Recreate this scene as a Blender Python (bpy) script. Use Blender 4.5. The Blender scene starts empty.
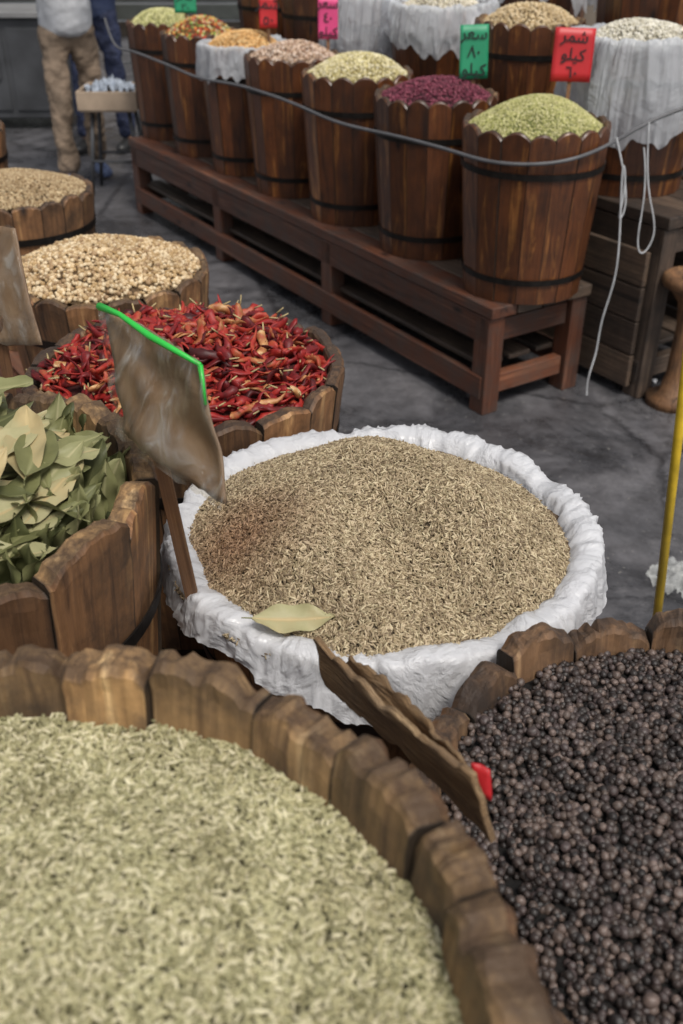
import bpy, math, random
import numpy as np
from mathutils import Vector, Matrix, Euler, noise as MN
random.seed(7); rng=np.random.default_rng(7)
S=bpy.context.scene
COL=S.collection
def srgb(h):
    h=h.lstrip('#'); c=[int(h[i:i+2],16)/255 for i in (0,2,4)]
    return tuple((x/12.92 if x<=.04045 else ((x+.055)/1.055)**2.4) for x in c)+(1,)
# ---------------------------------------------------------------- materials
def mat(name):
    m=bpy.data.materials.new(name); m.use_nodes=True
    nt=m.node_tree; b=nt.nodes['Principled BSDF']
    return m,nt,b
def N(nt,t,**k):
    n=nt.nodes.new(t)
    for a,v in k.items():
        if a in n.inputs.keys(): n.inputs[a].default_value=v
        else: setattr(n,a,v)
    return n
def ramp(nt,fac,stops,interp='LINEAR'):
    r=nt.nodes.new('ShaderNodeValToRGB'); e=r.color_ramp; e.interpolation=interp
    while len(e.elements)<len(stops): e.elements.new(.5)
    for i,(p,c) in enumerate(stops):
        e.elements[i].position=p; e.elements[i].color=c if len(c)==4 else tuple(c)+(1,)
    nt.links.new(fac,r.inputs[0]); return r.outputs[0]
def mixc(nt,f,a,b,mode='MIX'):
    n=nt.nodes.new('ShaderNodeMix'); n.data_type='RGBA'; n.blend_type=mode
    for s,v in ((n.inputs[0],f),(n.inputs[6],a),(n.inputs[7],b)):
        if hasattr(v,'links'): nt.links.new(v,s)
        else: s.default_value=v
    return n.outputs[2]
def bump(nt,b,h,strength=.3,dist=.002):
    n=nt.nodes.new('ShaderNodeBump'); n.inputs['Strength'].default_value=strength; n.inputs['Distance'].default_value=dist
    nt.links.new(h,n.inputs['Height']); nt.links.new(n.outputs[0],b.inputs['Normal'])
def simple(name,c,rough=.6,nscale=20,var=.3,metal=0,bs=.15):
    m,nt,b=mat(name)
    tc=N(nt,'ShaderNodeTexCoord'); n=N(nt,'ShaderNodeTexNoise',Scale=nscale,Detail=5.0)
    nt.links.new(tc.outputs['Object'],n.inputs['Vector'])
    c=tuple(c)[:3]
    nt.links.new(ramp(nt,n.outputs['Fac'],[(.3,tuple(x*(1-var) for x in c)),(.7,tuple(min(1,x*(1+var)) for x in c))]),b.inputs['Base Color'])
    b.inputs['Roughness'].default_value=rough; b.inputs['Metallic'].default_value=metal
    bump(nt,b,n.outputs['Fac'],bs)
    return m
def wood(name,dark,mid,light,rough=.4,edge=None,gs=26,streak=1.3,coat=0,dirt=(.05,.04,.035,1),dirtamt=.4,fine=.55,edgeamt=.75,bs=.5):
    m,nt,b=mat(name); L=nt.links
    at=N(nt,'ShaderNodeAttribute',attribute_name='wc'); sv=N(nt,'ShaderNodeAttribute',attribute_name='sv')
    sep=N(nt,'ShaderNodeSeparateXYZ'); L.new(sv.outputs['Vector'],sep.inputs[0])
    mp=N(nt,'ShaderNodeMapping'); mp.inputs['Scale'].default_value=(gs,gs,streak); L.new(at.outputs['Vector'],mp.inputs[0])
    n1=N(nt,'ShaderNodeTexNoise',Scale=1.6,Detail=7.0,Roughness=.62,Distortion=1.1); L.new(mp.outputs[0],n1.inputs['Vector'])
    c=ramp(nt,n1.outputs['Fac'],[(.3,dark),(.43,mid),(.56,mid),(.7,light)])
    mp2=N(nt,'ShaderNodeMapping'); mp2.inputs['Scale'].default_value=(gs*4,gs*4,streak*3); L.new(at.outputs['Vector'],mp2.inputs[0])
    n2=N(nt,'ShaderNodeTexNoise',Scale=2.0,Detail=4.0); L.new(mp2.outputs[0],n2.inputs['Vector'])
    c=mixc(nt,fine,c,ramp(nt,n2.outputs['Fac'],[(.3,(.4,.36,.33)),(.62,(1.1,1.1,1.1))]),'MULTIPLY')
    v=N(nt,'ShaderNodeTexVoronoi',Scale=1.0); mp3=N(nt,'ShaderNodeMapping'); mp3.inputs['Scale'].default_value=(9,9,4); L.new(at.outputs['Vector'],mp3.inputs[0]); L.new(mp3.outputs[0],v.inputs['Vector'])
    c=mixc(nt,ramp(nt,v.outputs['Distance'],[(.03,(1,1,1)),(.16,(0,0,0))]),c,tuple(x*.35 for x in dark[:3])+(1,))
    n3=N(nt,'ShaderNodeTexNoise',Scale=9.0,Detail=8.0,Roughness=.7); L.new(at.outputs['Vector'],n3.inputs['Vector'])
    f=ramp(nt,n3.outputs['Fac'],[(.42,(0,0,0)),(.66,(dirtamt,)*3)])
    c=mixc(nt,f,c,dirt)
    c=mixc(nt,1.0,c,ramp(nt,sep.outputs[2],[(0,(.5,.48,.46)),(.5,(.95,.93,.9)),(1,(1.35,1.28,1.15))]),'MULTIPLY')
    if edge:
        n4=N(nt,'ShaderNodeTexNoise',Scale=34.0,Detail=5.0,Roughness=.7); L.new(at.outputs['Vector'],n4.inputs['Vector'])
        ad=N(nt,'ShaderNodeMath',operation='ADD'); L.new(sep.outputs[0],ad.inputs[0])
        ml=N(nt,'ShaderNodeMath',operation='MULTIPLY'); L.new(n4.outputs['Fac'],ml.inputs[0]); ml.inputs[1].default_value=1.1
        L.new(ml.outputs[0],ad.inputs[1])
        c=mixc(nt,ramp(nt,ad.outputs[0],[(.48,(edgeamt,)*3),(.74,(0,0,0))]),c,edge)
    c=mixc(nt,ramp(nt,sep.outputs[1],[(.955,(0,0,0)),(1,(.9,.9,.9))]),c,(.012,.008,.005,1))
    L.new(c,b.inputs['Base Color'])
    L.new(ramp(nt,n1.outputs['Fac'],[(.3,(rough+.2,)*3),(.7,(rough,)*3)]),b.inputs['Roughness'])
    if coat: b.inputs['Coat Weight'].default_value=coat; b.inputs['Coat Roughness'].default_value=.22
    ad2=N(nt,'ShaderNodeMath',operation='ADD'); L.new(n2.outputs['Fac'],ad2.inputs[0]); L.new(n3.outputs['Fac'],ad2.inputs[1])
    bump(nt,b,ad2.outputs[0],bs,.003)
    return m
M_stain=wood('stained_wood',srgb('22100a'),srgb('653a1e'),srgb('b57c45'),.34,edge=srgb('3a2616'),coat=.25,dirt=srgb('2a1a12'),dirtamt=.55,gs=13,streak=1.6)
M_stain2=wood('stained_wood_worn',srgb('3f2a1b'),srgb('7f5c3e'),srgb('bd966a'),.55,edge=srgb('42301f'),dirt=srgb('33281f'),dirtamt=.85,gs=16,bs=.8)
M_raw=wood('raw_wood',srgb('654b34'),srgb('9f8059'),srgb('cfb287'),.66,edge=srgb('483626'),gs=14,dirt=srgb('463a2f'),dirtamt=1.,edgeamt=.9,bs=.9)
M_rawd=wood('raw_wood_dark',srgb('443224'),srgb('7a5d43'),srgb('a98c6a'),.64,edge=srgb('33271f'),gs=14,dirt=srgb('382d26'),dirtamt=.95,edgeamt=.85,bs=.8)
M_bench=wood('bench_wood',srgb('301810'),srgb('643c2a'),srgb('936650'),.42,gs=20,streak=.9,dirt=srgb('4f443f'),dirtamt=.8)
M_benchg=wood('bench_wood_grey',srgb('2d2622'),srgb('574a41'),srgb('7c6c5e'),.45,gs=20,streak=.9,dirt=srgb('35312e'),dirtamt=.8)
M_hoop=simple('hoop_iron',(.02,.017,.015),.45,40,.4,.6)
M_stick=wood('stick_wood',srgb('4a3220'),srgb('7a573a'),srgb('a07c55'),.6)
def plastic(name,col,transl=.35,transp=0.,rough=.3,bs=.6,sc=18):
    m,nt,b=mat(name); L=nt.links
    tc=N(nt,'ShaderNodeTexCoord')
    n=N(nt,'ShaderNodeTexNoise',Scale=sc,Detail=6.0,Roughness=.6,Distortion=1.2); L.new(tc.outputs['Object'],n.inputs['Vector'])
    v=N(nt,'ShaderNodeTexVoronoi',Scale=sc*1.3); v.feature='DISTANCE_TO_EDGE'
    mx=N(nt,'ShaderNodeVectorMath',operation='MULTIPLY_ADD'); L.new(n.outputs['Color'],mx.inputs[0]); mx.inputs[1].default_value=(.08,.08,.08); L.new(tc.outputs['Object'],mx.inputs[2]); L.new(mx.outputs[0],v.inputs['Vector'])
    ad=N(nt,'ShaderNodeMath',operation='MULTIPLY_ADD'); L.new(v.outputs['Distance'],ad.inputs[0]); ad.inputs[1].default_value=-.9; L.new(n.outputs['Fac'],ad.inputs[2])
    L.new(mixc(nt,n.outputs['Fac'],tuple(x*.86 for x in col[:3])+(1,),col),b.inputs['Base Color'])
    b.inputs['Roughness'].default_value=rough
    bump(nt,b,ad.outputs[0],bs,.010)
    out=nt.nodes['Material Output']; tr=N(nt,'ShaderNodeBsdfTranslucent'); tr.inputs[0].default_value=col
    ms=N(nt,'ShaderNodeMixShader'); ms.inputs[0].default_value=transl; L.new(b.outputs[0],ms.inputs[1]); L.new(tr.outputs[0],ms.inputs[2])
    o=ms.outputs[0]
    if transp>0:
        tp=N(nt,'ShaderNodeBsdfTransparent'); m2=N(nt,'ShaderNodeMixShader'); m2.inputs[0].default_value=transp
        L.new(o,m2.inputs[1]); L.new(tp.outputs[0],m2.inputs[2]); o=m2.outputs[0]
    L.new(o,out.inputs[0]); return m
M_liner=plastic('white_liner',(.86,.87,.9,1),.3,.06,.26,.75,13)
M_liner2=plastic('clear_liner',(.78,.81,.85,1),.35,.3,.25,.7,9)
M_litter=plastic('litter_film',(.75,.77,.75,1),.1,.62,.15,.5,14)
M_film,nt,b=mat('clear_sleeve'); L=nt.links
tc=N(nt,'ShaderNodeTexCoord'); mpf=N(nt,'ShaderNodeMapping'); mpf.inputs['Scale'].default_value=(22,22,7); L.new(tc.outputs['Object'],mpf.inputs[0])
n=N(nt,'ShaderNodeTexNoise',Scale=1.0,Detail=6.0,Distortion=2.0); L.new(mpf.outputs[0],n.inputs['Vector'])
bp=N(nt,'ShaderNodeBump',Strength=.9,Distance=.01); L.new(n.outputs['Fac'],bp.inputs['Height'])
gl=N(nt,'ShaderNodeBsdfGlossy',Roughness=.18); L.new(bp.outputs[0],gl.inputs['Normal']); df=N(nt,'ShaderNodeBsdfDiffuse'); df.inputs[0].default_value=(.5,.47,.4,1)
tp=N(nt,'ShaderNodeBsdfTransparent'); tp.inputs[0].default_value=(.93,.91,.87,1)
a1=N(nt,'ShaderNodeMixShader'); a1.inputs[0].default_value=.5; L.new(gl.outputs[0],a1.inputs[1]); L.new(df.outputs[0],a1.inputs[2])
a2=N(nt,'ShaderNodeMixShader'); L.new(ramp(nt,n.outputs['Fac'],[(.42,(.02,.02,.02)),(.55,(.08,.08,.08)),(.68,(.3,.3,.3))]),a2.inputs[0]); L.new(tp.outputs[0],a2.inputs[1]); L.new(a1.outputs[0],a2.inputs[2]); L.new(a2.outputs[0],nt.nodes['Material Output'].inputs[0])
def seedmat(name,cols,rough=.5,patch=None,spec=.4,wrinkle=0):
    m,nt,b=mat(name); L=nt.links
    oi=N(nt,'ShaderNodeObjectInfo')
    k=len(cols)
    c=ramp(nt,oi.outputs['Random'],[(i/k,srgb(x)) for i,x in enumerate(cols)],'CONSTANT')
    n=N(nt,'ShaderNodeTexNoise',Scale=16.0,Detail=3.0); L.new(oi.outputs['Location'],n.inputs['Vector'])
    c=mixc(nt,1.0,c,ramp(nt,n.outputs['Fac'],[(.3,(.82,.8,.78)),(.7,(1.1,1.1,1.1))]),'MULTIPLY')
    if patch:
        ctr,rad,pc=patch
        d=N(nt,'ShaderNodeVectorMath',operation='DISTANCE'); L.new(oi.outputs['Location'],d.inputs[0]); d.inputs[1].default_value=ctr
        ds=N(nt,'ShaderNodeMath',operation='DIVIDE'); L.new(d.outputs['Value'],ds.inputs[0]); ds.inputs[1].default_value=rad
        c=mixc(nt,ramp(nt,ds.outputs[0],[(.2,(.75,.75,.75)),(1,(0,0,0))]),c,srgb(pc),'MULTIPLY')
    if wrinkle:
        tc=N(nt,'ShaderNodeTexCoord'); nn=N(nt,'ShaderNodeTexNoise',Scale=wrinkle,Detail=4.0); L.new(tc.outputs['Object'],nn.inputs['Vector'])
        c=mixc(nt,.6,c,ramp(nt,nn.outputs['Fac'],[(.35,(.5,.47,.45)),(.65,(1.25,1.2,1.15))]),'MULTIPLY'); bump(nt,b,nn.outputs['Fac'],.8,.0012)
    L.new(c,b.inputs['Base Color']); b.inputs['Roughness'].default_value=rough; b.inputs['Specular IOR Level'].default_value=spec
    return m
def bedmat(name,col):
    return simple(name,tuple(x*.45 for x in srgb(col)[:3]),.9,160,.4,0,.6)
# ---------------------------------------------------------------- mesh builder
class MB:
    def __init__(s): s.v=[];s.f=[];s.mi=[];s.wc=[];s.sv=[]
    def add(s,v,f,mi=0,wc=None,sv=None):
        o=len(s.v); s.v+= [tuple(p) for p in v]; s.f+=[tuple(i+o for i in q) for q in f]
        s.mi+= ([mi]*len(f) if isinstance(mi,int) else list(mi))
        s.wc+= wc if wc else [tuple(p) for p in v]
        s.sv+= sv if sv else [(1,0,.5)]*len(v)
    def beam(s,p0,p1,w,h,up=(0,0,1),mi=0,r=None):
        p0=Vector(p0);p1=Vector(p1); d=(p1-p0); Ln=d.length; d.normalize(); up=Vector(up)
        sd=d.cross(up)
        if sd.length<1e-4: sd=d.cross(Vector((1,0,0)))
        sd.normalize(); u=sd.cross(d).normalized()
        r=random.random() if r is None else r; o=random.uniform(0,50)
        v=[];wc=[]
        for z,p in ((0,p0),(Ln,p1)):
            for a,b in ((-1,-1),(1,-1),(1,1),(-1,1)):
                v.append(p+sd*a*w/2+u*b*h/2); wc.append((a*w/2+o,b*h/2+o*.7,z+o))
        s.add(v,[(0,3,2,1),(4,5,6,7),(0,1,5,4),(1,2,6,5),(2,3,7,6),(3,0,4,7)],mi,wc,[(1,0,r)]*8)
    def tube(s,pts,rads,seg=8,mi=0,cap=True):
        pts=[Vector(p) for p in pts]; v=[];f=[]
        for i,p in enumerate(pts):
            d=(pts[min(i+1,len(pts)-1)]-pts[max(i-1,0)]).normalized()
            a=d.cross(Vector((0,0,1)) if abs(d.z)<.9 else Vector((1,0,0))).normalized(); b=d.cross(a)
            r=rads[i] if hasattr(rads,'__len__') else rads
            for k in range(seg):
                t=2*math.pi*k/seg; v.append(p+a*r*math.cos(t)+b*r*math.sin(t))
        for i in range(len(pts)-1):
            for k in range(seg):
                k2=(k+1)%seg; f.append((i*seg+k,i*seg+k2,(i+1)*seg+k2,(i+1)*seg+k))
        if cap: f.append(tuple(range(seg))[::-1]); f.append(tuple((len(pts)-1)*seg+k for k in range(seg)))
        s.add(v,f,mi)
    def obj(s,name,mats,smooth=False,parent=None,bevel=0,sub=0):
        me=bpy.data.meshes.new(name); me.from_pydata(s.v,[],s.f)
        for m in mats: me.materials.append(m)
        me.polygons.foreach_set('material_index',s.mi)
        a=me.attributes.new('wc','FLOAT_VECTOR','POINT'); a.data.foreach_set('vector',np.array(s.wc,dtype=np.float32).ravel())
        a=me.attributes.new('sv','FLOAT_VECTOR','POINT'); a.data.foreach_set('vector',np.array(s.sv,dtype=np.float32).ravel())
        if smooth: me.polygons.foreach_set('use_smooth',[True]*len(s.f))
        me.update()
        o=bpy.data.objects.new(name,me); COL.objects.link(o)
        if parent: o.parent=parent
        if bevel:
            b=o.modifiers.new('bevel','BEVEL'); b.width=bevel; b.segments=2; b.limit_method='ANGLE'; b.angle_limit=math.radians(40)
        if sub:
            b=o.modifiers.new('sub','SUBSURF'); b.levels=sub; b.render_levels=sub
        return o
def empty(name,loc=(0,0,0)):
    e=bpy.data.objects.new(name,None); COL.objects.link(e); return e
# ---------------------------------------------------------------- barrel
def barrel(cx,cy,zb,zt,R,Rb,n=18,th=.022,amp=.02,outer=M_stain,inner=M_raw,rot=0,hoops=(.14,.78),jit=.004,seed=0,power=2.2,wj=.12,chip=.0,rj=.0015):
    rd=random.Random(seed+int(cx*100)+int(cy*1000)); mb=MB()
    K=16; JN=7
    ws=[1+rd.uniform(-wj,wj) for _ in range(n)]; sw=sum(ws); acc=rot; tw=2*math.pi/n
    for i in range(n):
        a0=acc; a1=acc+2*math.pi*ws[i]/sw; acc=a1
        off=rd.uniform(-jit,jit); r=rd.random(); o=rd.uniform(0,60); ro=rd.uniform(-rj,rj); lean=rd.uniform(-1,1)
        am=amp*(rd.uniform(.5,1.5) if chip else 1); pw=power*(rd.uniform(.7,1.5) if chip else 1)
        nick=[(rd.uniform(-1,1),rd.uniform(.05,.14),rd.uniform(.004,.013)) for _ in range(rd.choice((0,1,1,2)))] if chip>.005 else []
        v=[];wc=[];sv=[]
        wd=R*(a1-a0); thk=th*rd.uniform(.85,1.12)
        for k in range(K+1):
            s=-1+2*k/K; sc=s*(1-.0006/wd*2)
            cn=MN.noise(Vector((s*2.3+o,o*.3,0)))
            for side in (0,1):
                dn=sum(dp*math.exp(-((s-c0)/w0)**2) for c0,w0,dp in nick)*(1 if side==0 else .35)
                ztl=zt+off+am*((1-abs(s)**pw)-.5)+lean*s*jit*.7+chip*(cn+.6*MN.noise(Vector((s*7+o,side*1.5,o))))-dn
                zs=[zb,zb+(zt-zb)*.4,zb+(zt-zb)*.8,ztl-.05,ztl-.022,ztl-.005,ztl]
                for j,z in enumerate(zs):
                    t=(z-zb)/(zt-zb); rr=Rb+(R-Rb)*t+ro-(thk if side else 0)
                    if j==6: rr+= (.004 if side else -.005)
                    if j>=4 and chip: rr+=chip*.7*MN.noise(Vector((s*3+o,j*.7+side*5,2)))
                    f=(sc+1)/2
                    x=rr*(math.cos(a0)*(1-f)+math.cos(a1)*f); y=rr*(math.sin(a0)*(1-f)+math.sin(a1)*f)
                    v.append((cx+x,cy+y,z)); wc.append((s*wd/2+o,o*.6+side*th,z+o)); sv.append((min(1,(ztl-z)/.035),abs(s),r))
        def ix(k,side,j): return k*2*JN+side*JN+j
        f=[];mi=[]
        for k in range(K):
            for j in range(JN-1):
                f.append((ix(k,0,j),ix(k+1,0,j),ix(k+1,0,j+1),ix(k,0,j+1))); mi.append(0)
                f.append((ix(k+1,1,j),ix(k,1,j),ix(k,1,j+1),ix(k+1,1,j+1))); mi.append(1)
            f.append((ix(k,0,JN-1),ix(k+1,0,JN-1),ix(k+1,1,JN-1),ix(k,1,JN-1))); mi.append(1)
            f.append((ix(k+1,0,0),ix(k,0,0),ix(k,1,0),ix(k+1,1,0))); mi.append(1)
        for j in range(JN-1):
            f.append((ix(0,1,j),ix(0,0,j),ix(0,0,j+1),ix(0,1,j+1))); mi.append(1)
            f.append((ix(K,0,j),ix(K,1,j),ix(K,1,j+1),ix(K,0,j+1))); mi.append(1)
        mb.add(v,f,mi,wc,sv)
    for h in hoops:
        seg=72; v=[];f=[]
        for k in range(seg):
            t=2*math.pi*k/seg
            for (dz,dr) in ((-.010,.0005),(-.010,.003),(.010,.003),(.010,.0005)):
                z=zb+(zt-zb)*h+dz; rr=Rb+(R-Rb)*(z-zb)/(zt-zb)+dr
                v.append((cx+rr*math.cos(t),cy+rr*math.sin(t),z))
        for k in range(seg):
            k2=(k+1)%seg
            for j in range(4): f.append((k*4+j,k2*4+j,k2*4+(j+1)%4,k*4+(j+1)%4))
        mb.add(v,f,2)
    v=[(cx+(Rb-th)*math.cos(2*math.pi*k/24),cy+(Rb-th)*math.sin(2*math.pi*k/24),zb+.03) for k in range(24)]
    mb.add(v,[tuple(range(24))],1)
    return mb.obj('wooden_barrel',[outer,inner,M_hoop])
# ---------------------------------------------------------------- piles
def wav(seed,sc=1.):
    r=np.random.default_rng(seed); ks=r.uniform(6,26,(8,2))*np.sign(r.uniform(-1,1,(8,2)))*sc; ph=r.uniform(0,6.28,8); am=1/np.linalg.norm(ks,axis=1)
    def f(x,y): return sum(am[i]*np.sin(ks[i,0]*x+ks[i,1]*y+ph[i]) for i in range(8))
    return f
def hfun(cx,cy,z0,R,dome,seed=1,nz=.06,peak=(0,0),pw=2.0,dent=None):
    w=wav(seed)
    def h(x,y):
        dx=x-cx;dy=y-cy; r=np.sqrt(dx*dx+dy*dy)/R
        rp=np.sqrt((dx-peak[0])**2+(dy-peak[1])**2)/R
        edge=np.clip(1-r**4,0,1)
        z=z0+dome*edge*(1-np.clip(rp/1.35,0,1)**pw)+nz*w(x,y)*edge
        if dent:
            d=((x-dent[0])**2+(y-dent[1])**2)/dent[2]**2; z=z-dent[3]*np.exp(-d)
        return z
    return h
def instmass(name,pts,rot,scl,dims,material,subdiv=2):
    me=bpy.data.meshes.new(name); me.from_pydata([],[],[]); me.vertices.add(len(pts)); me.vertices.foreach_set('co',pts.astype(np.float32).ravel())
    a=me.attributes.new('rot','FLOAT_VECTOR','POINT'); a.data.foreach_set('vector',rot.astype(np.float32).ravel())
    a=me.attributes.new('scl','FLOAT_VECTOR','POINT'); a.data.foreach_set('vector',scl.astype(np.float32).ravel())
    me.materials.append(material)
    o=bpy.data.objects.new(name,me); COL.objects.link(o)
    ng=bpy.data.node_groups.new(name+'_scatter','GeometryNodeTree')
    ng.interface.new_socket('Geometry',in_out='INPUT',socket_type='NodeSocketGeometry'); ng.interface.new_socket('Geometry',in_out='OUTPUT',socket_type='NodeSocketGeometry')
    gi=ng.nodes.new('NodeGroupInput'); go=ng.nodes.new('NodeGroupOutput')
    ico=ng.nodes.new('GeometryNodeMeshIcoSphere'); ico.inputs['Radius'].default_value=.5; ico.inputs['Subdivisions'].default_value=subdiv
    tr=ng.nodes.new('GeometryNodeTransform'); tr.inputs['Scale'].default_value=dims
    sm=ng.nodes.new('GeometryNodeSetShadeSmooth'); mt=ng.nodes.new('GeometryNodeSetMaterial'); mt.inputs['Material'].default_value=material
    ip=ng.nodes.new('GeometryNodeInstanceOnPoints')
    ar=ng.nodes.new('GeometryNodeInputNamedAttribute'); ar.data_type='FLOAT_VECTOR'; ar.inputs['Name'].default_value='rot'
    asc=ng.nodes.new('GeometryNodeInputNamedAttribute'); asc.data_type='FLOAT_VECTOR'; asc.inputs['Name'].default_value='scl'
    er=ng.nodes.new('FunctionNodeEulerToRotation')
    L=ng.links
    L.new(ico.outputs['Mesh'],tr.inputs['Geometry']); L.new(tr.outputs[0],sm.inputs['Geometry']); L.new(sm.outputs[0],mt.inputs['Geometry'])
    L.new(gi.outputs[0],ip.inputs['Points']); L.new(mt.outputs[0],ip.inputs['Instance'])
    L.new(ar.outputs[0],er.inputs[0]); L.new(er.outputs[0],ip.inputs['Rotation']); L.new(asc.outputs[0],ip.inputs['Scale'])
    L.new(ip.outputs[0],go.inputs[0])
    md=o.modifiers.new('scatter','NODES'); md.node_group=ng
    return o
def surface(name,h,cx,cy,R,material,parent=None,dz=-.001):
    nr,na=26,64; v=[(cx,cy,float(h(cx,cy))+dz)];f=[]
    for i in range(1,nr+1):
        r=R*i/nr
        for k in range(na):
            t=2*math.pi*k/na; x=cx+r*math.cos(t);y=cy+r*math.sin(t); v.append((x,y,float(h(x,y))+dz))
    for k in range(na): f.append((0,1+k,1+(k+1)%na))
    for i in range(nr-1):
        for k in range(na):
            k2=(k+1)%na; f.append((1+i*na+k,1+(i+1)*na+k,1+(i+1)*na+k2,1+i*na+k2))
    mb=MB(); mb.add(v,f); return mb.obj(name,[material],True,parent)
def pile(name,cx,cy,z0,R,dome,size,cols,bed,cover=1.8,seed=1,nz=.06,peak=(0,0),tilt=.35,rough=.5,patch=None,subdiv=2,zj=.8,spec=.4,pw=2.0,svar=.15,wrinkle=0,dent=None):
    h=hfun(cx,cy,z0,R,dome,seed,nz,peak,pw,dent)
    Lx,Wy,Hz=size
    n=int(cover*math.pi*R*R/(Lx*Wy*.8))
    r=np.random.default_rng(seed+100)
    rr=np.sqrt(r.uniform(0,1,n))*R*.995; t=r.uniform(0,2*np.pi,n)
    x=cx+rr*np.cos(t); y=cy+rr*np.sin(t); z=h(x,y)+r.uniform(-.2,zj,n)*Hz
    e=.003; gx=(h(x+e,y)-h(x-e,y))/(2*e); gy=(h(x,y+e)-h(x,y-e))/(2*e)
    yaw=r.uniform(0,2*np.pi,n); slope=np.arctan(np.clip(gx*np.cos(yaw)+gy*np.sin(yaw),-1.2,1.2))
    rot=np.stack([r.uniform(0,6.28,n),-slope+r.normal(0,tilt,n),yaw],1)
    s=np.clip(r.normal(1,svar,(n,1)),.6,1.5)*np.ones((n,3)); s[:,0]*=r.uniform(.85,1.15,n)
    m=seedmat(name+'_mat',cols,rough,patch,spec,wrinkle)
    o=instmass(name,np.stack([x,y,z],1),rot,s,size,m,subdiv)
    surface('pile_bed',h,cx,cy,R,bedmat(name+'_bed',bed),o)
    return o,h
# ---------------------------------------------------------------- liner: thin bag folded over the rim, radial pleats
def liner(cx,cy,zt,R,out=.09,inn=.03,seed=0,m=M_liner,name='plastic_liner',fold=.007,bulge=0.,amp=1.,long=None,fr=1.):
    seg=560; P=24; mb=MB(); v=[];f=[]
    for k in range(seg):
        t=2*math.pi*k/seg; cxn,syn=math.cos(t),math.sin(t)
        dv=1+.45*MN.noise(Vector((cxn*1.8+seed,syn*1.8,3)))+.3*MN.noise(Vector((cxn*6,syn*6,seed)))
        if long: dv+=long[1]*max(0,math.cos(t-long[0]))
        hz=.009*MN.noise(Vector((cxn*3.5,syn*3.5,seed+9)))+.004*MN.noise(Vector((cxn*12,syn*12,seed+5)))
        wob=.006*MN.noise(Vector((cxn*2.6,syn*2.6,seed+4)))
        msk=.55+.9*abs(MN.noise(Vector((cxn*2.2,syn*2.2,seed+20))))*1.6
        for j in range(P):
            q=j/(P-1)
            if q<.25: a=q/.25; dr=-.034+a*.012; dz=-inn*(1-a)+.001*a
            elif q<.5: a=(q-.25)/.25; dr=-.022+.036*a; dz=.001+.007*math.sin(a*math.pi*.8)
            else: a=(q-.5)/.5; dr=.014+.010*a+bulge*math.sin(a*2.6); dz=.005-out*dv*a
            sl=1.6*(q-.4)+.9*math.sin(t*5+seed)
            pa=MN.noise(Vector((cxn*R*30*fr+sl*.5,syn*R*30*fr-sl*.5,q*1.4+seed)))
            pb=MN.noise(Vector((cxn*R*80*fr+sl*1.2,syn*R*80*fr-sl,q*3.0+seed*2)))
            pc=MN.noise(Vector((cxn*R*150+sl*2,syn*R*150,q*7+seed)))
            cr=(1-min(1,abs(pa)*5)); cr2=(1-min(1,abs(pb)*6))
            qa=(.3+1.1*abs(q-.38))*msk
            rr=R+dr+wob*(q>.2)+amp*fold*(qa*1.5*pa+qa*.7*cr+.45*pb*msk+.35*cr2*msk+.14*pc)
            z=zt+dz+hz*(1 if .15<q<.8 else .5)+amp*fold*(.55*(pa+.5*cr)+.35*cr2+.12*pc)*msk*(q<.65)
            v.append((cx+rr*cxn,cy+rr*syn,z))
    for k in range(seg):
        k2=(k+1)%seg
        for j in range(P-1): f.append((k*P+j,k2*P+j,k2*P+j+1,k*P+j+1))
    mb.add(v,f); return mb.obj(name,[m],True)
# ================================================================= SETTING
m,nt,b=mat('ground_mat'); L=nt.links
tc=N(nt,'ShaderNodeTexCoord')
n1=N(nt,'ShaderNodeTexNoise',Scale=1.3,Detail=10.0,Roughness=.7,Distortion=.8); L.new(tc.outputs['Object'],n1.inputs['Vector'])
n2=N(nt,'ShaderNodeTexNoise',Scale=11.0,Detail=10.0,Roughness=.75); L.new(tc.outputs['Object'],n2.inputs['Vector'])
c=ramp(nt,n1.outputs['Fac'],[(.3,srgb('303033')),(.45,srgb('48484b')),(.56,srgb('636265')),(.7,srgb('424245'))])
c=mixc(nt,.8,c,ramp(nt,n2.outputs['Fac'],[(.32,(.45,.44,.43)),(.68,(1.25,1.25,1.25))]),'MULTIPLY')
vo=N(nt,'ShaderNodeTexVoronoi',Scale=.8); vo.feature='DISTANCE_TO_EDGE'
wv=N(nt,'ShaderNodeVectorMath',operation='MULTIPLY_ADD'); L.new(n2.outputs['Color'],wv.inputs[0]); wv.inputs[1].default_value=(.12,.12,0); L.new(tc.outputs['Object'],wv.inputs[2]); L.new(wv.outputs[0],vo.inputs['Vector'])
c=mixc(nt,ramp(nt,vo.outputs['Distance'],[(.0,(.7,.7,.7)),(.012,(0,0,0))]),c,srgb('1b1b1e'))
n5=N(nt,'ShaderNodeTexNoise',Scale=3.4,Detail=12.0,Roughness=.82,Distortion=.3); L.new(tc.outputs['Object'],n5.inputs['Vector'])
c=mixc(nt,ramp(nt,n5.outputs['Fac'],[(.52,(0,0,0)),(.68,(.5,.5,.5))]),c,srgb('858385'))
n7=N(nt,'ShaderNodeTexNoise',Scale=2.3,Detail=12.0,Roughness=.8,Distortion=.6); mp7=N(nt,'ShaderNodeMapping'); mp7.inputs['Location'].default_value=(7,3,1); L.new(tc.outputs['Object'],mp7.inputs[0]); L.new(mp7.outputs[0],n7.inputs['Vector'])
c=mixc(nt,ramp(nt,n7.outputs['Fac'],[(.54,(0,0,0)),(.66,(.7,.7,.7))]),c,srgb('262322'))
n6=N(nt,'ShaderNodeTexNoise',Scale=60.0,Detail=3.0); L.new(tc.outputs['Object'],n6.inputs['Vector'])
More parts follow.
